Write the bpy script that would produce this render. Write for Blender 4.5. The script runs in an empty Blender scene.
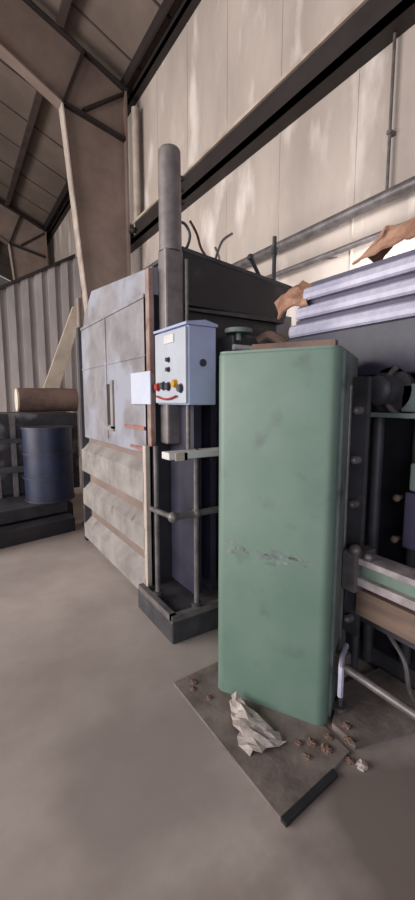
import bpy, bmesh, math, random
from mathutils import Vector, Matrix
S = bpy.context.scene
C = S.collection
random.seed(4)

# ------------------------------------------------------------- camera
F = 400.0; CAMH = 1.55
AZ = math.atan(257.5/math.hypot(F, 50)); PT = math.atan(50/F)
cd = bpy.data.cameras.new('camera'); cam = bpy.data.objects.new('camera', cd); C.objects.link(cam)
cd.sensor_fit = 'VERTICAL'; cd.sensor_height = 36; cd.lens = 36*F/900; cd.clip_start = .05
cam.location = (0, 0, CAMH); cam.rotation_euler = (math.pi/2-PT, 0, -AZ)
S.camera = cam

# ------------------------------------------------------------- light, exposure
w = bpy.data.worlds.new('world'); S.world = w; w.use_nodes = True
w.node_tree.nodes['Background'].inputs[0].default_value = (.75, .8, .9, 1)
w.node_tree.nodes['Background'].inputs[1].default_value = .6
def area(name, loc, target, sx, sy, power, col):
    l = bpy.data.lights.new(name, 'AREA'); l.shape = 'RECTANGLE'; l.size = sx; l.size_y = sy
    l.energy = power; l.color = col
    o = bpy.data.objects.new(name, l); C.objects.link(o); o.location = loc
    o.rotation_euler = (Vector(target)-Vector(loc)).to_track_quat('-Z', 'Y').to_euler()
    return o
area('daylight_left_door', (-7.6, 5.5, 3.2), (0, 5.2, 1.6), 9, 4.6, 1450, (1, .965, .945))
area('daylight_rear_door', (-2.5, -5.6, 2.4), (0, 0, 1.9), 6, 4.2, 340, (.80, .86, 1))
area('wall_fill_lamp', (3.0, 1.2, 2.6), (3.5, 2.65, 2.72), .4, .4, 19, (1, .97, .98)).data.spread = math.radians(62)  # added fill lamp, not a door; brightens the lower right wall from off-frame
S.view_settings.view_transform = 'Standard'; S.view_settings.look = 'None'
S.view_settings.gamma = 1; S.view_settings.use_curve_mapping = False
S.view_settings.exposure = 0.0

# ------------------------------------------------------------- materials
def lin(c): return tuple(((v/255)/12.92 if v/255 <= .04045 else ((v/255+.055)/1.055)**2.4) for v in c)+(1,)
def mat(name, c1, c2=None, scale=3, rough=.6, metal=0, bump=.15, detail=5, lo=.35, hi=.65, stretch=(1,1,1), c3=None, s3=12, lo3=.55, hi3=.7):
    m = bpy.data.materials.new(name); m.use_nodes = True; nt = m.node_tree; N = nt.nodes; L = nt.links
    b = N['Principled BSDF']; b.inputs['Roughness'].default_value = rough; b.inputs['Metallic'].default_value = metal
    c2 = c2 or tuple(v*.8 for v in c1)
    tc = N.new('ShaderNodeTexCoord'); mp = N.new('ShaderNodeMapping'); mp.inputs['Scale'].default_value = stretch
    L.new(tc.outputs['Object'], mp.inputs[0])
    n = N.new('ShaderNodeTexNoise'); n.inputs['Scale'].default_value = scale; n.inputs['Detail'].default_value = detail; n.inputs['Roughness'].default_value = .64
    L.new(mp.outputs[0], n.inputs[0])
    r = N.new('ShaderNodeValToRGB'); r.color_ramp.elements[0].position = lo; r.color_ramp.elements[1].position = hi
    r.color_ramp.elements[0].color = lin(c2); r.color_ramp.elements[1].color = lin(c1)
    L.new(n.outputs[0], r.inputs[0]); out = r.outputs[0]
    if c3:
        n3 = N.new('ShaderNodeTexNoise'); n3.inputs['Scale'].default_value = s3; n3.inputs['Detail'].default_value = 8
        L.new(mp.outputs[0], n3.inputs[0])
        r3 = N.new('ShaderNodeValToRGB'); r3.color_ramp.elements[0].position = lo3; r3.color_ramp.elements[1].position = hi3
        L.new(n3.outputs[0], r3.inputs[0])
        mx = N.new('ShaderNodeMix'); mx.data_type = 'RGBA'; mx.inputs['B'].default_value = lin(c3)
        L.new(r3.outputs[0], mx.inputs['Factor']); L.new(out, mx.inputs['A']); out = mx.outputs['Result']
    L.new(out, b.inputs['Base Color'])
    if bump:
        bn = N.new('ShaderNodeBump'); bn.inputs['Strength'].default_value = bump; bn.inputs['Distance'].default_value = .02
        L.new(n.outputs[0], bn.inputs['Height']); L.new(bn.outputs[0], b.inputs['Normal'])
    return m
M = dict(
 concrete=mat('worn_concrete', (176,164,157), (144,132,127), 1.1, .85, bump=.2, detail=9, lo=.3, hi=.7, c3=(124,110,104), s3=.6, lo3=.5, hi3=.78),
 slab=mat('dirty_slab', (128,116,109), (92,81,77), 6, .9, bump=.5, detail=9),
 wall=mat('cream_liner', (194,181,171), (156,144,136), .8, .75, bump=.05, detail=7, lo=.3, hi=.72, stretch=(1,1,.35), c3=(216,206,198), s3=2.2),
 roof=mat('roof_sheet', (122,108,98), (100,88,80), .7, .75, bump=.05),
 frame=mat('brown_steel', (132,114,105), (112,96,88), 1.6, .6, bump=.05, c3=(126,94,82), s3=1.3, lo3=.6, hi3=.8),
 frame_flange=mat('pale_flange', (196,182,170), (160,146,136), 3, .6, bump=.05),
 purlin=mat('purlin_steel', (82,70,66), (60,50,48), 2, .6, bump=.05),
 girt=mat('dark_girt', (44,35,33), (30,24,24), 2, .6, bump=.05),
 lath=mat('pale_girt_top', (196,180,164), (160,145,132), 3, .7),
 corr=mat('grey_corrugated', (172,164,162), (140,133,132), 1.5, .6, bump=.05, stretch=(1,1,.25)),
 baler=mat('worn_grey_paint', (140,136,138), (112,108,110), 3.5, .6, bump=.1, detail=8, c3=(144,145,156), s3=2.3, lo3=.5, hi3=.62),
 rib=mat('greige_paint', (150,144,140), (120,112,108), 4, .65, bump=.1, detail=8, c3=(110,92,80), s3=9, lo3=.62, hi3=.75),
 rust=mat('rust_edge', (156,132,122), (126,102,94), 8, .8, c3=(110,60,44), s3=6),
 red=mat('faded_red', (160,104,94), (130,86,78), 10, .7),
 black=mat('black_steel', (42,40,46), (26,25,30), 4, .5, bump=.1),
 darkgrey=mat('dark_grey_steel', (66,64,68), (44,43,47), 5, .55, bump=.1, c3=(90,76,68), s3=7, lo3=.62, hi3=.8),
 hopper=mat('charcoal_paint', (38,37,42), (28,27,32), 6, .55, c3=(84,80,78), s3=4, lo3=.6, hi3=.8),
 pipe=mat('grey_pipe', (118,112,112), (86,80,80), 10, .45, .3, bump=.05),
 pole=mat('grey_pole', (128,120,118), (94,88,88), 6, .5, .1, bump=.05),
 green=mat('faded_green_paint', (104,124,113), (90,113,100), 2.2, .5, bump=.03, detail=8, c3=(80,92,86), s3=5.5, lo3=.6, hi3=.8),
 sideshade=mat('shaded_green_side', (112,120,116), (88,94,92), 5, .6, c3=(60,58,56), s3=6, lo3=.6, hi3=.75),
 greenside=mat('pale_green_paint', (124,136,132), (100,112,108), 4, .6),
 scuff=mat('scuffed_paint', (132,138,134), (90,100,96), 14, .8),
 boxpaint=mat('white_grey_enamel', (176,181,190), (164,168,178), 3, .4, bump=.02),
 boxshade=mat('shaded_blue_enamel', (172,180,208), (156,164,194), 3, .4, bump=.02),  # blue-grey puts the bluish shade of the box's side into the colour
 white=mat('white_plastic', (206,204,200), (190,188,184), 3, .5, bump=.02),
 paper=mat('paper', (190,194,208), (180,184,198), 3, .8, bump=.02),
 ink=mat('ink', (60,60,70), (40,40,46), 3, .6, bump=0),
 yellow=mat('yellow_plastic', (206,160,40), (180,130,30), 3, .4, bump=0),
 redbtn=mat('red_plastic', (170,50,40), (140,36,30), 3, .4, bump=0),
 orange=mat('orange_plastic', (196,120,60), (170,96,44), 3, .4, bump=0),
 channel=mat('lilac_galvanised', (186,184,200), (150,147,168), 5, .45, .1, bump=.05),
 navy=mat('navy_paint', (50,48,66), (36,34,48), 4, .5),
 purple=mat('slate_blue_paint', (70,65,92), (52,48,70), 4, .55),
 card=mat('brown_cardboard', (182,142,118), (138,100,80), 9, .9, bump=.5, c3=(92,58,46), s3=7, lo3=.62, hi3=.72),
 carddark=mat('dark_cardboard', (92,58,46), (60,38,32), 9, .9, bump=.4),
 wood=mat('weathered_wood', (112,92,80), (92,75,66), 3, .85, stretch=(6,.6,6), detail=3),
 board=mat('pale_board', (206,192,174), (172,156,138), 3, .8),
 bag=mat('plastic_wrap', (180,168,162), (146,134,128), 16, .6, bump=.4),
 grit=mat('grit', (130,104,90), (84,66,58), 20, .9),
 blue=mat('blue_drum_paint', (34,42,70), (24,29,50), 4, .45),
 tan=mat('tan_roll', (122,98,88), (90,70,62), 4, .8),
 junk=mat('dark_machine', (56,52,56), (34,32,36), 6, .6, c3=(130,126,130), s3=3.5, lo3=.52, hi3=.66),
 greygreen=mat('green_grey_beam', (108,128,116), (84,100,92), 6, .6),
)

# ------------------------------------------------------------- mesh helpers
class MB:
    def __init__(s): s.b = bmesh.new()
    def box(s, x0, x1, y0, y1, z0, z1, bev=0, mx=None):
        b = bmesh.new()
        bmesh.ops.create_cube(b, size=1)
        for v in b.verts: v.co = Vector(((x0+x1)/2+v.co.x*(x1-x0), (y0+y1)/2+v.co.y*(y1-y0), (z0+z1)/2+v.co.z*(z1-z0)))
        if bev: bmesh.ops.bevel(b, geom=b.edges[:], offset=bev, segments=2, affect='EDGES', profile=.5)
        return s._add(b, mx)
    def _add(s, b, mx=None):
        if mx: b.transform(mx)
        t = bpy.data.meshes.new('t'); b.to_mesh(t); b.free(); s.b.from_mesh(t); bpy.data.meshes.remove(t); return s
    def cyl(s, p0, p1, r0, r1=None, seg=16, caps=True):
        p0, p1 = Vector(p0), Vector(p1); r1 = r0 if r1 is None else r1
        d = p1-p0; b = bmesh.new()
        bmesh.ops.create_cone(b, cap_ends=caps, segments=seg, radius1=r0, radius2=r1, depth=d.length)
        b.transform(Matrix.Translation((p0+p1)/2) @ d.to_track_quat('Z', 'Y').to_matrix().to_4x4())
        return s._add(b)
    def ball(s, c, r, sc=(1,1,1)):
        b = bmesh.new(); bmesh.ops.create_uvsphere(b, u_segments=14, v_segments=9, radius=r)
        b.transform(Matrix.Translation(Vector(c)) @ Matrix.Diagonal((*sc, 1))); return s._add(b)
    def prism(s, poly, axis, a, c):        # poly in the two other axes, extruded on axis from a to c
        b = bmesh.new()
        def pt(p, v): q = list(p); q.insert(axis, v); return q
        v0 = [b.verts.new(pt(p, a)) for p in poly]; v1 = [b.verts.new(pt(p, c)) for p in poly]; n = len(poly)
        b.faces.new(v0); b.faces.new(v1[::-1])
        for i in range(n): b.faces.new((v0[i], v1[i], v1[(i+1) % n], v0[(i+1) % n]))
        bmesh.ops.recalc_face_normals(b, faces=b.faces[:]); return s._add(b)
    def tube(s, pts, r, seg=8):
        P = [Vector(p) for p in pts]; b = bmesh.new(); rings = []; up = None
        for i, p in enumerate(P):
            d = (P[min(i+1, len(P)-1)]-P[max(i-1, 0)]).normalized()
            if up is None: up = d.orthogonal().normalized()
            up = (up-d*up.dot(d)).normalized(); sd = d.cross(up)
            rings.append([b.verts.new(p+(up*math.cos(t)+sd*math.sin(t))*r) for t in [2*math.pi*k/seg for k in range(seg)]])
        for a, c in zip(rings, rings[1:]):
            for k in range(seg): b.faces.new((a[k], a[(k+1) % seg], c[(k+1) % seg], c[k]))
        b.faces.new(rings[0][::-1]); b.faces.new(rings[-1]); return s._add(b)
    def build(s, name, m, parent=None, smooth=False):
        me = bpy.data.meshes.new(name)
        root = parent
        while root is not None and root.parent is not None: root = root.parent
        loc = Vector(root.location) if root is not None else None
        if root is None:
            xs = [v.co for v in s.b.verts]
            loc = Vector(((min(v.x for v in xs)+max(v.x for v in xs))/2, (min(v.y for v in xs)+max(v.y for v in xs))/2, min(v.z for v in xs)))
        off = Vector(loc)
        if parent is not None and parent.parent is None and parent.type == 'MESH': off = Vector(parent.location)
        bmesh.ops.translate(s.b, verts=s.b.verts[:], vec=-off)
        s.b.to_mesh(me); s.b.free()
        if smooth:
            for p in me.polygons: p.use_smooth = True
            me.set_sharp_from_angle(angle=math.radians(38))
        o = bpy.data.objects.new(name, me); C.objects.link(o)
        me.materials.append(M[m])
        if parent is None: o.location = loc
        else: o.parent = parent
        return o
def tag(o, label=None, cat=None, group=None, kind=None):
    for k, v in (('label', label), ('category', cat), ('group', group), ('kind', kind)):
        if v: o[k] = v
    return o
def thing(name, loc, label, cat, group=None):
    o = bpy.data.objects.new(name, None); C.objects.link(o); o.location = loc; o.empty_display_size = .1
    return tag(o, label, cat, group)
def struct(name, mb, m, parent=None):
    o = mb.build(name, m, parent)
    if parent is None: o['kind'] = 'structure'
    return o
def rpath(p0, p1, n, amp):
    p0, p1 = Vector(p0), Vector(p1)
    return [p0.lerp(p1, i/n)+Vector([random.uniform(-amp, amp) for _ in range(3)])*(0 < i < n) for i in range(n+1)]

WX = 3.5; EZ = 7.5; SL = .416
def roofz(x): return EZ+SL*(WX-x) if x > -2.5 else EZ+SL*(WX+2.5)-SL*(-2.5-x)

# ------------------------------------------------------------- setting
def add_stain(m, spots):
    nt = m.node_tree; N = nt.nodes; L = nt.links; b = N['Principled BSDF']; src = b.inputs['Base Color'].links[0].from_socket
    tc = N.new('ShaderNodeTexCoord'); nz = N.new('ShaderNodeTexNoise'); nz.inputs['Scale'].default_value = 2.2; nz.inputs['Detail'].default_value = 9
    g = N.new('ShaderNodeNewGeometry'); L.new(g.outputs['Position'], nz.inputs[0])
    for (x, y, rx, ry, c, k) in spots:
        mp = N.new('ShaderNodeMapping'); mp.vector_type = 'POINT'
        mp.inputs['Location'].default_value = (-x/rx, -y/ry, 0); mp.inputs['Scale'].default_value = (1/rx, 1/ry, 0)
        L.new(g.outputs['Position'], mp.inputs[0])
        ln = N.new('ShaderNodeVectorMath'); ln.operation = 'LENGTH'; L.new(mp.outputs[0], ln.inputs[0])
        ad = N.new('ShaderNodeMath'); ad.operation = 'MULTIPLY_ADD'; ad.inputs[1].default_value = 1.6
        L.new(nz.outputs[0], ad.inputs[0]); L.new(ln.outputs['Value'], ad.inputs[2])
        mr = N.new('ShaderNodeMapRange'); mr.inputs['From Min'].default_value = 1.95; mr.inputs['From Max'].default_value = 1.45
        mr.inputs['To Max'].default_value = k; L.new(ad.outputs[0], mr.inputs['Value'])
        mx = N.new('ShaderNodeMix'); mx.data_type = 'RGBA'; mx.inputs['B'].default_value = lin(c)
        L.new(mr.outputs[0], mx.inputs['Factor']); L.new(src, mx.inputs['A']); src = mx.outputs['Result']
    L.new(src, b.inputs['Base Color'])
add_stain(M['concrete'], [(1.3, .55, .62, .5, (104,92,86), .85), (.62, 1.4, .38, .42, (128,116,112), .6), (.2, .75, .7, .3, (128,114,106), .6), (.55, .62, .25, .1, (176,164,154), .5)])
struct('floor', MB().box(-8.6, 3.9, -6.2, 24, -.2, 0), 'concrete')
def corrug(y0, y1, z0, z1, x, pitch=.9, rib=.035, wid=.05):
    mb = MB().box(x, x+.12, y0, y1, z0, z1)
    y = y0+.2
    while y < y1-.1: mb.box(x-rib, x+.01, y, y+wid, z0, z1); y += pitch
    return mb
struct('wall_right', corrug(-6.2, 24, 0, 7.6, WX+.02, 1.1, .006, .02), 'wall')
struct('wall_left', MB().box(-8.7, -8.5, -6.2, 24, 0, 7.6), 'wall')
struct('wall_back', MB().prism([(-8.6, 0), (3.6, 0), (3.6, 7.5), (-2.5, roofz(-2.5)), (-8.6, 7.5)], 1, -6.35, -6.2), 'wall')
struct('wall_front', MB().prism([(-8.6, 0), (3.6, 0), (3.6, 7.5), (-2.5, roofz(-2.5)), (-8.6, 7.5)], 1, 24, 24.15), 'corr')
struct('ceiling', MB().prism([(3.75, roofz(3.75)+.1), (-2.5, roofz(-2.5)+.1), (-8.75, roofz(-8.75)+.1), (-8.75, roofz(-8.75)+.2), (-2.5, roofz(-2.5)+.22), (3.75, roofz(3.75)+.22)], 1, -6.3, 24.1), 'roof')
# seams of the roof sheets
mb = MB()
y = -2
while y < 23:
    mb.prism([(3.4, roofz(3.4)+.075), (-2.5, roofz(-2.5)+.075), (-2.5, roofz(-2.5)+.11), (3.4, roofz(3.4)+.11)], 1, y, y+.03); y += 1.2
struct('trim_1', mb, 'purlin')
# purlins under the roof, each its own object
px = [2.05, .75, -.55, -1.85]
for x in px:
    z = roofz(x)
    mb = MB().box(x-.035, x+.035, -6.1, 23.9, z-.17, z+.08).box(x-.1, x+.035, -6.1, 23.9, z-.175, z-.155)
    p = struct('roof_purlin', mb, 'purlin')
# eave strut, gutter angle and girts
struct('eave_strut', MB().box(3.36, 3.52, -6.1, 23.9, 7.40, 7.44).box(3.36, 3.4, -6.1, 23.9, 7.40, 7.56).box(3.18, 3.22, -6.1, 23.9, 7.46, 7.66), 'girt')
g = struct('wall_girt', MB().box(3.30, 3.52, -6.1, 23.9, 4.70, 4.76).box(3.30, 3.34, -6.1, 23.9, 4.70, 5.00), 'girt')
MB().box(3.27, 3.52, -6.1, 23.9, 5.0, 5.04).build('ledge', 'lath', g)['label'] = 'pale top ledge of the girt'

def frame(y, group):
    t = bpy.data.objects.new('portal_frame', None); C.objects.link(t); t.location = (2.9, y, 0); t['kind'] = 'structure'
    # web polygons in plane y
    MB().prism([(2.68, 0), (3.18, 0), (3.22, 7.38), (2.42, 7.74), (2.02, 6.73), (2.33, 3.46)], 1, y-.01, y+.01).build('column_web', 'frame', t)
    MB().prism([(2.42, 7.74), (-2.5, 7.74+SL*4.92), (-2.5, 7.74+SL*4.92-.62), (2.02, 6.74)], 1, y-.01, y+.01).build('rafter_web', 'frame', t)
    f = .12
    MB().prism([(2.0, 6.76), (2.31, 3.46), (2.655, 0), (2.68, 0), (2.335, 3.46), (2.025, 6.76)], 1, y-f, y+f).build('inner_flange', 'frame_flange', t)['label'] = 'inner column flange painted pale as if lit'  # paler than the web: light from the left is put into the colour
    MB().box(3.18, 3.22, y-f, y+f, 0, 7.36).build('outer_flange', 'frame', t)
    MB().prism([(3.24, 7.39), (-2.5, 7.39+SL*5.74), (-2.5, 7.42+SL*5.74), (3.24, 7.42)], 1, y-f, y+f).build('rafter_top_flange', 'girt', t)
    MB().prism([(2.0, 6.74), (-2.5, 7.74+SL*4.92-.64), (-2.5, 7.74+SL*4.92-.61), (2.0, 6.77)], 1, y-f, y+f).build('rafter_bottom_flange', 'frame', t)
    MB().prism([(2.40, 7.74), (2.0, 6.74), (2.05, 6.72), (2.45, 7.72)], 1, y-f, y+f).build('splice_plate', 'girt', t)
    MB().prism([(2.05, 6.74), (3.18, 6.50), (3.18, 6.55), (2.05, 6.79)], 1, y-f, y).build('stiffener', 'girt', t)
    MB().prism([(2.42, 6.76), (3.2, 7.33), (3.2, 7.38), (2.38, 6.80)], 1, y-f*.8, y).build('stiffener', 'girt', t)
    return t
frame(8, ''); frame(15.6, '')
dp = tag(MB().cyl((3.36, 7.85, 4.8), (3.36, 7.85, 7.1), .065, seg=16).build('downpipe', 'frame_flange', None, True), 'pale vertical downpipe beside the tapered brown column above the girt', 'pipe')
MB().ball((3.24, 7.78, 4.85), .06).box(3.2, 3.36, 7.75, 7.9, 4.82, 4.86).build('bracket', 'girt', dp)
# conduits running along the wall
def pipe_run(z, r, m, lab, x=3.42):
    o = MB().cyl((x, -3, z), (x, 7.9, z), r, seg=12)
    for yy in (1.2, 3.0, 4.8, 6.6): o.box(x-.01, 3.53, yy-.02, yy+.02, z-.02, z+.02)
    return tag(o.build('wall_conduit', m, None, True), lab, 'pipe')
pipe_run(3.36, .055, 'pipe', 'thick grey conduit running along the wall above the pale channels')
pipe_run(3.05, .03, 'pipe', 'thin grey pipe on the wall just below the thick conduit')
tag(MB().cyl((3.46, 2.40, 3.40), (3.46, 2.40, 4.9), .014).box(3.44, 3.53, 2.38, 2.42, 3.9, 3.93).build('drop_conduit', 'pipe'), 'thin vertical conduit dropping down the wall from the dark girt', 'pipe')

# ------------------------------------------------------------- partition at the back
mb = MB()
x = -3.0
while x < 2.95:
    z = lambda q: 4.14+(q-1.17)*.59
    mb.prism([(x, 0), (x+.16, 0), (x+.16, z(x+.16)), (x, z(x))], 1, 11.05, 11.08)
    mb.prism([(x+.16, 0), (x+.32, 0), (x+.32, z(x+.32)), (x+.16, z(x+.16))], 1, 10.97, 11.0)
    mb.box(x+.15, x+.17, 10.98, 11.07, 0, z(x+.16)); mb.box(x+.31, x+.33, 10.98, 11.07, 0, z(x+.32)); x += .32
ps = thing('partition_screen', (0, 11, 0), 'grey corrugated metal screen with sloping top at the far left behind the scrap', 'partition')
mb.build('sheeting', 'corr', ps)
MB().prism([(-3.0, 4.14-4.17*.59), (2.96, 4.14+1.79*.59), (2.96, 4.22+1.79*.59), (-3, 4.22-4.17*.59)], 1, 10.93, 11.1).build('cap_rail', 'girt', ps)

# ------------------------------------------------------------- baler
B = thing('baler', (1.9, 3.5, 0), 'large grey baler with pale horizontal ribs and a black open front frame', 'baler')
MB().box(1.24, 2.6, 2.72, 4.36, .02, 1.15).build('lower_body', 'frame', B)
MB().box(1.20, 2.6, 2.68, 4.36, 1.15, 2.28, .01).build('upper_body', 'baler', B)
MB().prism([(4.36, 2.28), (4.30, 2.42), (4.02, 2.60), (2.64, 2.46), (2.64, 2.28)], 0, 1.23, 1.42).build('hopper_plate', 'baler', B)
MB().box(1.19, 1.22, 2.7, 4.36, 2.265, 2.29).box(1.193, 1.215, 3.55, 3.57, 1.2, 2.27).box(1.192, 1.205, 2.7, 4.36, 1.86, 1.872).build('seam_strip', 'baler', B)
for z0, z1 in ((.74, 1.12), (.37, .69), (.0, .30)):
    mb = MB().prism([(1.26, z0), (1.165, z0+.05), (1.165, z1-.10), (1.26, z1)], 1, 2.70, 4.36)
    mb.build('rib', 'rib', B)
MB().box(1.17, 1.24, 4.33, 4.40, 0, 2.30).build('corner_post', 'darkgrey', B)
MB().box(1.185, 1.225, 2.60, 2.66, 1.22, 2.44, .005).build('rusty_post', 'rust', B)['label'] = 'orange rusty corner post'
MB().box(1.165, 1.22, 2.66, 2.71, 0, 1.22, .004).build('corner_post', 'frame_flange', B)
MB().box(1.185, 1.205, 2.72, 3.12, 1.33, 1.355).box(1.185, 1.2, 2.72, 3.0, 1.18, 1.20).build('red_stripe', 'red', B)
MB().box(1.188, 1.21, 3.44, 3.54, 1.33, 1.69).build('slot', 'black', B)['label'] = 'narrow black slot'
MB().box(1.183, 1.20, 3.38, 3.44, 1.30, 1.72).box(1.183, 1.20, 3.38, 3.60, 1.28, 1.32).build('slot_frame', 'rib', B)
# open front frame
MB().box(1.2, 2.4, 2.66, 2.72, .02, 2.28).build('front_panel', 'black', B)
MB().box(1.09, 1.75, 2.12, 2.68, 0, .15, .01).build('base_foot', 'darkgrey', B)
MB().box(1.09, 1.13, 2.13, 2.66, .15, .19).box(1.09, 1.75, 2.12, 2.16, .15, .19).build('base_rim', 'pipe', B)
for xx, yy in ((1.15, 2.45), (1.30, 2.17), (1.62, 2.17)):
    p = MB().cyl((xx, yy, .15), (xx, yy, 1.24), .017, seg=12).build('upright_pipe', 'pipe', B, True)
    MB().cyl((xx, yy, .15), (xx, yy, .21), .034, seg=12).build('pipe_socket', 'darkgrey', p, True)
MB().cyl((1.13, 2.50, .80), (1.13, 2.17, .82), .018, seg=12).cyl((1.13, 2.17, .82), (1.80, 2.17, .82), .022, seg=12).ball((1.13, 2.17, .82), .035).ball((1.30, 2.17, .82), .034).build('cross_pipe', 'pipe', B, True)
MB().box(1.08, 1.80, 2.12, 2.22, 1.19, 1.235, .006).build('tray', 'white', B)['label'] = 'white horizontal tray'
MB().box(1.12, 1.20, 2.105, 2.12, 1.185, 1.23).box(1.18, 1.2, 2.105, 2.12, 1.185, 1.23).build('tray_clip', 'lath', B)
MB().box(1.36, 1.42, 2.3, 2.64, .19, 1.9).box(1.50, 1.54, 2.3, 2.64, .19, 1.9).build('guide_rail', 'navy', B)
# charcoal head beam
Bm = MB().prism([(1.46, 2.22), (2.46, 2.24), (2.54, 2.48), (1.45, 2.60)], 1, 2.62, 3.3).build('head_beam', 'hopper', B)
MB().prism([(1.44, 2.61), (2.58, 2.485), (2.58, 2.515), (1.44, 2.64)], 1, 2.63, 3.32).build('head_beam_rim', 'darkgrey', B)
MB().box(1.46, 2.45, 2.62, 2.68, 2.20, 2.235).build('head_beam_lip', 'darkgrey', B)
# tall round pole
P = thing('pole', (1.335, 2.56, 1.2), 'tall round grey pole rising behind the control box in front of the wall', 'pole')
MB().cyl((1.335, 2.56, 2.55), (1.335, 2.56, 3.18), .078, .074, 24).ball((1.335, 2.56, 3.18), .074, (1, 1, .45)).build('pole_top', 'pole', P, True)
MB().box(1.265, 1.405, 2.50, 2.62, 1.24, 2.56, .015).build('pole_sleeve', 'pole', P)
MB().cyl((1.42, 2.49, 1.24), (1.42, 2.49, 2.5), .012).build('side_pipe', 'pipe', P)
for z in (2.96, 3.03, 2.88): MB().box(1.40, 1.44, 2.54, 2.58, z, z+.02).build('cleat', 'darkgrey', P)

# papers on the baler side
t = MB().box(1.176, 1.184, 2.58, 2.93, 1.52, 1.75).build('paper_notice', 'paper')
tag(t, 'blank white notice fixed to the grey baler side left of the control box', 'notice')

# ------------------------------------------------------------- control box
K = thing('control_box', (1.28, 2.25, 1.53), 'white control box with buttons mounted on the pole beside the notice', 'control box')
MB().box(1.19, 1.385, 2.07, 2.49, 1.52, 1.985, .008).build('enclosure', 'boxshade', K)
MB().box(1.172, 1.19, 2.075, 2.485, 1.53, 1.975, .004).build('door', 'boxpaint', K)['label'] = 'white front door of the box'
MB().prism([(1.17, 1.985), (1.39, 1.985), (1.39, 2.0), (1.30, 2.02), (1.17, 2.0)], 1, 2.06, 2.5).build('rain_hood', 'boxshade', K)
MB().box(1.165, 1.174, 2.21, 2.34, 1.90, 1.95).build('nameplate', 'white', K)
for i, (yy, zz, m_, lab) in enumerate(((2.44, 1.635, 'redbtn', 'red button'), (2.36, 1.64, 'ink', None), (2.29, 1.635, 'ink', None), (2.20, 1.65, 'yellow', 'yellow button'), (2.13, 1.62, 'ink', None), (2.285, 1.74, 'ink', None), (2.285, 1.80, 'darkgrey', None))):
    rr = .022 if i < 5 else .013
    b = MB().cyl((1.173, yy, zz), (1.150, yy, zz), rr, seg=14).cyl((1.174, yy, zz), (1.168, yy, zz), rr*1.35, seg=14).build('button', m_, K, True)
    if lab: b['label'] = lab
MB().tube([(1.16, 2.45-.035*i, 1.575-.02*math.sin(i/8*math.pi)) for i in range(9)], .006).build('cable_loop', 'redbtn', K)
MB().cyl((1.285, 2.066, 1.77), (1.285, 2.055, 1.77), .022, seg=14).build('lock', 'darkgrey', K)
MB().cyl((1.26, 2.2, 1.53), (1.26, 2.2, 1.24), .014).build('conduit', 'pipe', K)

# ------------------------------------------------------------- hoses and rods standing on the head beam
def hose(pts, r, m, lab, name='hose', cat='hose'):
    # smooth the points (Catmull-Rom)
    P_ = [Vector(p) for p in pts]; Q = []
    for i in range(len(P_)-1):
        a, b_, c_, d_ = P_[max(i-1, 0)], P_[i], P_[i+1], P_[min(i+2, len(P_)-1)]
        for k in range(6):
            u = k/6; Q.append(.5*((2*b_)+(c_-a)*u+(2*a-5*b_+4*c_-d_)*u*u+(3*b_-a-3*c_+d_)*u**3))
    Q.append(P_[-1])
    return tag(MB().tube(Q, r).build(name, m, None, True), lab, cat)
hose([(1.52, 2.75, 2.655), (1.57, 2.75, 2.68), (1.60, 2.75, 2.78), (1.55, 2.75, 2.85), (1.47, 2.75, 2.84), (1.42, 2.64, 2.80)], .011, 'darkgrey', 'looped dark hose beside the top of the round pole')
hose([(1.78, 2.75, 2.62), (1.70, 2.75, 2.70), (1.66, 2.75, 2.80), (1.60, 2.75, 2.88)], .010, 'carddark', 'thin rust-brown cable curving left on the charcoal beam')
hose([(1.82, 2.75, 2.615), (1.85, 2.75, 2.70), (1.90, 2.75, 2.80), (1.99, 2.75, 2.87)], .010, 'pipe', 'thin pale grey cable leaning right on the charcoal beam')
hose([(1.90, 2.80, 2.61), (1.90, 2.80, 2.68), (1.86, 2.80, 2.76)], .009, 'pipe', 'short thin grey cable between the two curved cables')
r = thing('lever', (2.28, 2.75, 2.52), 'black leaning lever with round knob on the charcoal beam', 'lever')
MB().cyl((2.30, 2.75, 2.56), (2.19, 2.75, 2.71), .016).build('rod', 'black', r, True); MB().ball((2.18, 2.75, 2.725), .028).build('knob', 'darkgrey', r, True)
r = thing('threaded_rod', (2.44, 2.75, 2.52), 'upright dark rod with nut at the right end of the charcoal beam', 'rod')
MB().cyl((2.44, 2.75, 2.545), (2.44, 2.75, 2.94), .018).build('rod', 'darkgrey', r, True); MB().cyl((2.44, 2.75, 2.80), (2.44, 2.75, 2.85), .03, seg=6).build('nut', 'darkgrey', r)

# valve gear under the beam
V = thing('valve_block', (1.86, 2.4, 1.9), 'grey hydraulic valve with pale hand wheel in the gap under the charcoal beam', 'valve')
MB().box(1.75, 1.98, 2.40, 2.62, 1.80, 2.02, .01).build('body', 'darkgrey', V)
MB().cyl((1.80, 2.40, 2.03), (1.80, 2.40, 2.06), .10, seg=20).cyl((1.80, 2.40, 1.98), (1.80, 2.40, 2.03), .02).build('hand_wheel', 'greenside', V, True)
MB().cyl((1.75, 2.39, 1.93), (1.95, 2.39, 1.93), .02).build('port', 'white', V, True)
hose([(1.95, 2.36, 1.98), (2.0, 2.30, 2.02), (2.03, 2.2, 1.97), (2.06, 2.1, 1.9), (2.16, 2.06, 1.86)], .035, 'tan', 'thick tan hose crossing behind the top of the green cabinet')

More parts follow.
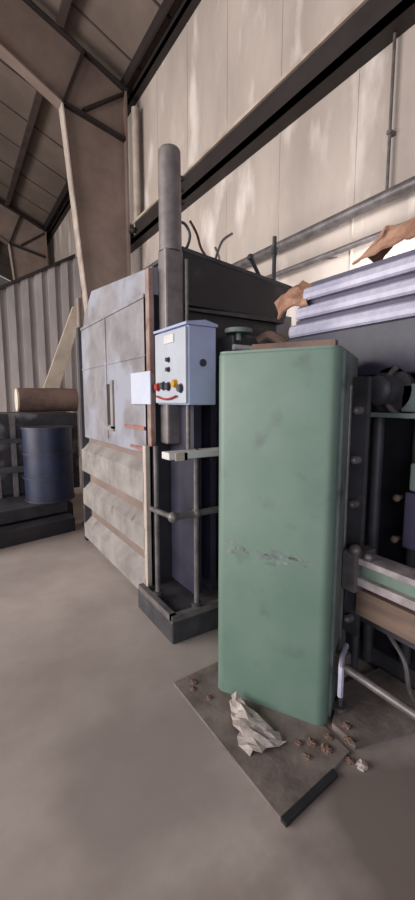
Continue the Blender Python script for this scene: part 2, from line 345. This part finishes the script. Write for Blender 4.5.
# ------------------------------------------------------------- green cabinet
FR = Vector((1.385, 1.14, 0)); FL = Vector((1.095, 1.64, 0)); e = (FL-FR).normalized(); n = Vector((e.y, -e.x, 0))
if n.x < 0: n = -n
G = thing('green_cabinet', ((FR+FL)/2+n*.2), 'tall faded green steel cabinet with rounded corners standing in the foreground', 'cabinet')
Wd = (FL-FR).length; Dp = .52
def local(u, v, z): q = FR+e*u+n*v; return (q.x, q.y, z)
def rounded(u0, u1, v0, v1, r, k=6):
    pts = []
    for cx, cy, a0 in ((u1-r, v1-r, 0), (u0+r, v1-r, 90), (u0+r, v0+r, 180), (u1-r, v0+r, 270)):
        for i in range(k+1):
            a = math.radians(a0+90*i/k); pts.append((cx+r*math.cos(a), cy+r*math.sin(a)))
    return pts
def gprism(poly, z0, z1, bev=0):
    mb = MB(); b = bmesh.new()
    v0 = [b.verts.new(local(p[0], p[1], z0)) for p in poly]; v1 = [b.verts.new(local(p[0], p[1], z1)) for p in poly]; N_ = len(poly)
    b.faces.new(v0); top = b.faces.new(v1)
    for i in range(N_): b.faces.new((v0[i], v0[(i+1) % N_], v1[(i+1) % N_], v1[i]))
    bmesh.ops.recalc_face_normals(b, faces=b.faces[:])
    if bev: bmesh.ops.bevel(b, geom=[ed for ed in top.edges], offset=bev, segments=3, affect='EDGES', profile=.5)
    mb._add(b); return mb
gprism(rounded(0, Wd, 0, Dp, .05), 0.01, 1.775, .015).build('shell', 'green', G, True)
gprism(rounded(.02, Wd-.02, .02, Dp-.02, .05), 0, .03).build('plinth', 'darkgrey', G)
gprism([(-.012, .075), (.004, .075), (.004, Dp-.03), (-.012, Dp-.03)], .02, 1.765).build('side_shade_panel', 'sideshade', G)['label'] = 'grey panel painting the shaded side of the cabinet'  # grey tone paints the shaded side of the green cabinet
gprism(rounded(.004, Wd-.004, .004, Dp-.004, .046), 1.765, 1.78).build('lid', 'green', G, True)
# worn scuffs where a sign was pulled off
random.seed(11)
mb = MB(); b = bmesh.new()
for (u, z, sx, sz) in [(random.uniform(.10, .50), .815+random.gauss(0, .022), random.uniform(.015, .045), random.uniform(.006, .014)) for _ in range(20)]:
    k = 9; vs = [b.verts.new(local(u+sx*math.cos(2*math.pi*i/k)*random.uniform(.6, 1.1), -.002, z+sz*math.sin(2*math.pi*i/k)*random.uniform(.6, 1.1))) for i in range(k)]
    b.faces.new(vs)
mb._add(b); mb.build('scuff_mark', 'scuff', G)['label'] = 'pale scuffed patch across the front'

b = bmesh.new(); bt = MB()
bv = [[b.verts.new(local(u, v, z)) for (u, v) in ((.06, .22), (Wd-.10, .22), (Wd-.10, .30), (.06, .30))] for z in (1.781, 1.835)]
b.faces.new(bv[0][::-1]); b.faces.new(bv[1])
for i in range(4): b.faces.new((bv[0][i], bv[0][(i+1) % 4], bv[1][(i+1) % 4], bv[1][i]))
bmesh.ops.recalc_face_normals(b, faces=b.faces[:]); bt._add(b)
tag(bt.build('batten', 'tan'), 'short tan wooden batten lying on top of the green cabinet', 'batten')

# ------------------------------------------------------------- dark press at the right
Q = thing('press_machine', (2.4, 1.1, 0), 'dark oily press machine behind the green cabinet at the right edge', 'machine')
MB().box(2.05, 2.95, -.4, 2.2, .12, 1.66, .01).build('body', 'black', Q)
MB().box(1.98, 3.0, -.45, 2.25, 0, .12).build('plinth', 'darkgrey', Q)
MB().box(1.90, 3.0, -.5, 2.0, 1.68, 1.95, .01).build('top_beam', 'navy', Q)['label'] = 'navy top beam'
for (xx, yy, rr) in ((1.62, 1.265, .012), (1.80, 1.30, .02), (1.97, 1.34, .03), (2.02, 1.14, .03)):
    MB().cyl((xx, yy, .03), (xx, yy, 1.62), rr, seg=12).build('upright', 'pipe' if rr < .02 else 'darkgrey', Q, True)
MB().box(1.90, 1.95, 1.40, 1.46, .1, 1.68).build('post', 'darkgrey', Q)
MB().box(1.665, 1.69, 1.20, 1.28, .35, 1.66).build('bolt_plate', 'darkgrey', Q)
for z in (1.50, 1.26, 1.04, .74, .44): MB().cyl((1.63, 1.235, z), (1.67, 1.235, z), .020, seg=8).ball((1.63, 1.235, z), .015).build('bolt', 'pipe', Q, True)
# motor with flange and pulley
mo = MB().cyl((1.80, 1.24, 1.60), (2.06, 1.24, 1.60), .075, seg=24).ball((1.80, 1.24, 1.60), .07, (.5, 1, 1)).build('motor', 'darkgrey', Q, True)
MB().cyl((1.90, 1.24, 1.60), (1.93, 1.24, 1.60), .115, seg=28).build('motor_flange', 'darkgrey', mo, True)
MB().tube([(1.88, 1.13+.13*math.cos(a), 1.60+.13*math.sin(a)) for a in [math.radians(v) for v in range(-120, 70, 15)]], .014).build('belt_guard', 'pipe', Q, True)
MB().box(1.86, 1.90, .60, 1.34, 1.462, 1.485).build('shelf_rail', 'greenside', Q)
MB().box(1.90, 2.05, .70, 1.18, 1.49, 1.63, .01).build('green_housing', 'greenside', Q)['label'] = 'pale green housing'
MB().box(1.90, 2.05, .80, 1.11, 1.10, 1.24, .01).build('green_housing', 'greenside', Q)['label'] = 'small pale green plate'
MB().box(1.90, 2.05, .70, 1.13, .80, 1.09, .01).build('blue_panel', 'purple', Q)['label'] = 'slate blue panel'
for z in (1.05, .83): MB().ball((1.9, 1.17, z), .02).cyl((1.9, 1.17, z), (2.06, 1.17, z), .012).build('fitting', 'tan', Q, True)
# rails
M['railpaint'] = mat('worn_pinkish_rail', (168,158,158), (112,102,104), 7, .6)
def rail(z0, z1, x0, x1, m, name, lab=None):
    o = MB().box(x0, x1, -.3, 1.20, z0, z1, .004).build(name, m, Q)
    if lab: o['label'] = lab
rail(.765, .795, 1.60, 1.72, 'railpaint', 'rail', 'pale upper rail'); rail(.70, .762, 1.63, 1.70, 'greygreen', 'rail', 'dull green rail web'); rail(.66, .70, 1.60, 1.72, 'railpaint', 'rail', 'pale lower rail')
MB().box(1.58, 1.74, 1.16, 1.24, .62, .82, .01).ball((1.60, 1.18, .83), .03).ball((1.62, 1.12, .81), .022).build('rail_bracket', 'pipe', Q, True)
MB().box(1.62, 1.78, -.3, 1.18, .50, .63, .006).build('timber', 'wood', Q)['label'] = 'brown timber beam'
MB().box(1.74, 1.82, -.3, 1.3, .40, .44).build('lower_rail', 'darkgrey', Q)
hose([(1.9, 1.25, .40), (1.84, 1.15, .36), (1.80, 1.02, .28), (1.80, .98, .14), (1.86, .95, .03)], .012, 'pipe', 'thin grey hose hanging under the timber beam at the right edge')

# guard pipe in front
U = thing('guard_pipe', (1.52, .9, 0), 'grey guard pipe with bent bracket sticking out beside the green cabinet foot', 'pipe')
MB().cyl((1.52, 1.19, .27), (1.52, -.2, .27), .02, seg=14).build('pipe', 'pipe', U, True)
MB().box(1.49, 1.56, 1.14, 1.20, .22, .33, .01).build('end_block', 'pipe', U)
MB().tube([(1.42, 1.09, .20), (1.42, 1.09, .30), (1.43, 1.10, .325), (1.50, 1.15, .335), (1.58, 1.19, .34)], .013).build('bent_bracket', 'channel', U, True)
MB().cyl((1.525, 1.17, .03), (1.525, 1.17, .24), .013).cyl((1.525, 1.17, .03), (1.525, 1.17, .055), .035).build('foot', 'pipe', U, True)

# stacked pale channels on top of the press
labs = ['bottom pale steel channel of the stack on the navy beam', 'middle pale steel channel of the stack on the navy beam', 'topmost pale steel channel of the stack on the navy beam']
for k in range(3):
    z0 = 1.952+k*.106; x = 1.905
    poly = [(x, z0), (x+.6, z0), (x+.6, z0+.08), (x+.02, z0+.08), (x-.004, z0+.066), (x-.012, z0+.035), (x-.008, z0+.012)]
    o = MB().prism(poly, 1, -.4, 1.98-.06*k)
    tag(o.build('steel_channel', 'channel'), labs[k], 'steel channel', 'pale channels stacked on the press')
    o = MB().box(x+.025, x+.58, -.38, 1.95-.06*k, z0+.0805, z0+.1055).build('gap_shade_strip', 'purple')  # added dark strips paint the shade in the gaps between channels
    tag(o, ('dark strip painting the shaded gap above the bottom pale channel', 'dark strip painting the shaded gap above the middle pale channel', 'dark strip added along the top of the topmost pale channel')[k], 'board', 'dark gap shade strips of the channel stack')

# crumpled cardboard
def crumple(name, pts, thick, m, lab, cat, seed):
    random.seed(seed); mb = MB(); b = bmesh.new()
    nU = len(pts); nV = len(pts[0]); vs = [[b.verts.new(Vector(p)) for p in row] for row in pts]
    for i in range(nU-1):
        for j in range(nV-1): b.faces.new((vs[i][j], vs[i+1][j], vs[i+1][j+1], vs[i][j+1]))
    bmesh.ops.subdivide_edges(b, edges=b.edges[:], cuts=2, use_grid_fill=True)
    for v in b.verts: v.co += Vector([random.uniform(-.012, .012) for _ in range(3)])
    bmesh.ops.solidify(b, geom=b.faces[:], thickness=thick)
    bmesh.ops.recalc_face_normals(b, faces=b.faces[:])
    mb._add(b); return tag(mb.build(name, m), lab, cat)
ZS = 2.28
crumple('cardboard_sheet', [[(1.93, 1.52, ZS+.01), (1.95, 1.36, ZS+.06), (1.95, 1.20, ZS+.05), (1.95, .85, ZS+.07)],
                            [(2.0, 1.50, ZS+.06), (2.05, 1.40, ZS+.18), (2.05, 1.20, ZS+.19), (2.05, .80, ZS+.18)],
                            [(2.15, 1.52, ZS+.04), (2.18, 1.42, ZS+.16), (2.18, 1.22, ZS+.17), (2.18, .80, ZS+.16)]], .012, 'card', 'crumpled brown cardboard draped over the channels at the right edge', 'cardboard', 3)
crumple('cardboard_scrap', [[(1.86, 2.02, 2.08), (1.86, 1.94, 2.14), (1.88, 1.82, 2.12)],
                            [(1.92, 2.14, 2.20), (1.95, 2.02, 2.27), (1.96, 1.88, 2.22)],
                            [(2.05, 2.16, 2.26), (2.08, 2.04, 2.33), (2.10, 1.92, 2.30)]], .015, 'card', 'small torn brown cardboard wedged at the left end of the channels', 'cardboard', 8)

# ------------------------------------------------------------- floor plate, slabs, wrap, debris
fp = tag(MB().prism([(.93, .95), (1.25, .98), (1.38, 1.0), (1.40, 1.2), (1.30, 1.82), (.93, 1.80)], 2, 0, .014).build('floor_plate', 'slab'), 'dark dirty steel plate on the floor in front of the green cabinet', 'plate')
MB().prism([(.93, .922), (1.25, .952), (1.25, .982), (.93, .952)], 2, 0, .016).build('edge_shadow', 'black', fp)['label'] = 'black strip painting the shadow gap at the plate edge'  # black strip stands in for the shadow gap at the near edge
tag(MB().prism([(1.42, 1.0), (1.96, .84), (1.96, 1.25), (1.66, 1.28), (1.42, 1.13)], 2, 0, .035).build('concrete_pad', 'slab'), 'rough pale concrete pad under the guard pipe at the right', 'pad')
def blob(lab, name, c, r, sc, m, cat, seed, jag=.25):
    random.seed(seed); b = bmesh.new(); bmesh.ops.create_icosphere(b, subdivisions=3, radius=1)
    from mathutils import noise
    for v in b.verts:
        k = 1+jag*noise.noise(v.co*2.2+Vector((seed, 0, 0)))*2
        v.co = Vector((v.co.x*r*sc[0]*k, v.co.y*r*sc[1]*k, max(v.co.z*k, -.15)*r*sc[2]))
    z0 = min(v.co.z for v in b.verts)
    for v in b.verts: v.co += Vector((c[0], c[1], c[2]-z0))
    mb = MB(); mb._add(b); return tag(mb.build(name, m, None, False), lab, cat)
random.seed(2)
crumple('plastic_wrap', [[(1.09, 1.50, .03), (1.12, 1.49, .07), (1.15, 1.45, .03)],
                         [(1.04, 1.40, .03), (1.10, 1.39, .065), (1.16, 1.35, .03)],
                         [(1.00, 1.30, .03), (1.08, 1.27, .055), (1.17, 1.24, .03)],
                         [(.985, 1.22, .025), (1.06, 1.19, .035), (1.16, 1.175, .025)]], .006, 'bag', 'crumpled whitish plastic wrap lying on the floor plate by the green cabinet', 'plastic wrap', 5)
random.seed(21)
sp = [('brown pebble of debris', 1.0+.0, 1.66), ]
places = [(.99, 1.70), (1.03, 1.60), (1.22, 1.15), (1.27, 1.12), (1.30, 1.06), (1.36, 1.10), (1.20, 1.08), (1.35, .98), (1.40, 1.02), (1.46, 1.08), (1.02, 1.74)]
for i, (x, y) in enumerate(places):
    z = .014 if x < 1.38 and y > 1.0 else (.035 if y > 1.01 else 0)
    blob('small brown lump of grit at the far left end of the floor plate' if i in (0, 1, 10) else 'small brown lump of grit between the plastic wrap and the guard pipe', 'debris_lump', (x, y, z), random.uniform(.012, .022), (1, 1.2, .7), 'grit', 'debris', i+3)['group'] = 'grit at the far end of the floor plate' if i in (0, 1, 10) else 'grit right of the plastic wrap'
blob('pale stone by the corner of the floor plate at lower right', 'stone', (1.375, .93, 0), .022, (1, 1, .9), 'bag', 'stone', 77)

# ------------------------------------------------------------- scrap at the far left
def board(p0, p1, wdt, th, m, name, lab, cat):
    p0, p1 = Vector(p0), Vector(p1); d = p1-p0
    mx = Matrix.Translation((p0+p1)/2) @ d.to_track_quat('Z', 'Y').to_matrix().to_4x4()
    return tag(MB().box(-wdt/2, wdt/2, -th/2, th/2, -d.length/2, d.length/2, .004, mx).build(name, m), lab, cat)
tag(MB().prism([(1.14, 1.72), (1.36, 1.72), (1.70, 2.72), (1.66, 2.92), (1.60, 2.90)], 1, 6.15, 6.19).build('leaning_board', 'board'), 'pale wide board leaning diagonally above the tan roll', 'board')
T = thing('wrapped_roll', (1.0, 5.6, 0), 'tan round roll lying on top of the dark scrap machine at the left', 'roll')
MB().cyl((.80, 6.2, 1.55), (1.6, 6.2, 1.55), .17, seg=24).build('roll', 'tan', T, True)
MB().cyl((.78, 6.2, 1.55), (.81, 6.2, 1.55), .16, seg=24).build('roll_end', 'board', T, True)['label'] = 'pale end of the roll'
J = thing('scrap_machine', (.6, 5.5, 0), 'dark scrap machine with long black skids on the floor at the far left', 'machine')
MB().box(-.6, 1.5, 5.75, 6.8, .30, 1.37, .02).build('body', 'junk', J)
MB().prism([(-.6, 4.35), (1.16, 4.75), (1.16, 5.0), (-.6, 4.6)], 2, 0, .16).build('skid', 'black', J)
MB().prism([(-.6, 4.7), (1.16, 5.1), (1.16, 6.8), (-.6, 6.8)], 2, .16, .30).build('skid', 'darkgrey', J)
MB().box(-.6, 1.3, 5.4, 6.7, 0, .17).build('skid', 'black', J)
for xx in (.42, .62): MB().box(xx, xx+.06, 5.64, 5.70, .3, 1.36).build('post', 'pipe', J)
MB().box(-.6, 1.2, 5.62, 5.70, .62, .70).box(-.6, 1.2, 5.62, 5.70, 1.0, 1.06).build('side_rail', 'darkgrey', J)
MB().box(.30, .42, 5.6, 5.66, 1.02, 1.30, .01).build('label_panel', 'white', J)['label'] = 'white panel'
D = thing('blue_drum', (1.0, 5.35, .3), 'blue steel drum standing on the skids beside the baler', 'drum')
MB().cyl((1.0, 5.3, .3), (1.0, 5.3, 1.22), .29, seg=32).build('body', 'blue', D, True)
for z in (.32, .6, .9, 1.21): MB().cyl((1.0, 5.3, z-.012), (1.0, 5.3, z+.012), .302, seg=32).build('hoop', 'navy', D, True)
tag(MB().cyl((1.36, 4.95, 0), (1.36, 4.95, 2.74), .03, seg=12)  .box(1.31, 1.41, 4.90, 5.0, 0, .03).build('steel_post', 'frame', None, True), 'slim brown post standing just left of the baler end', 'post')
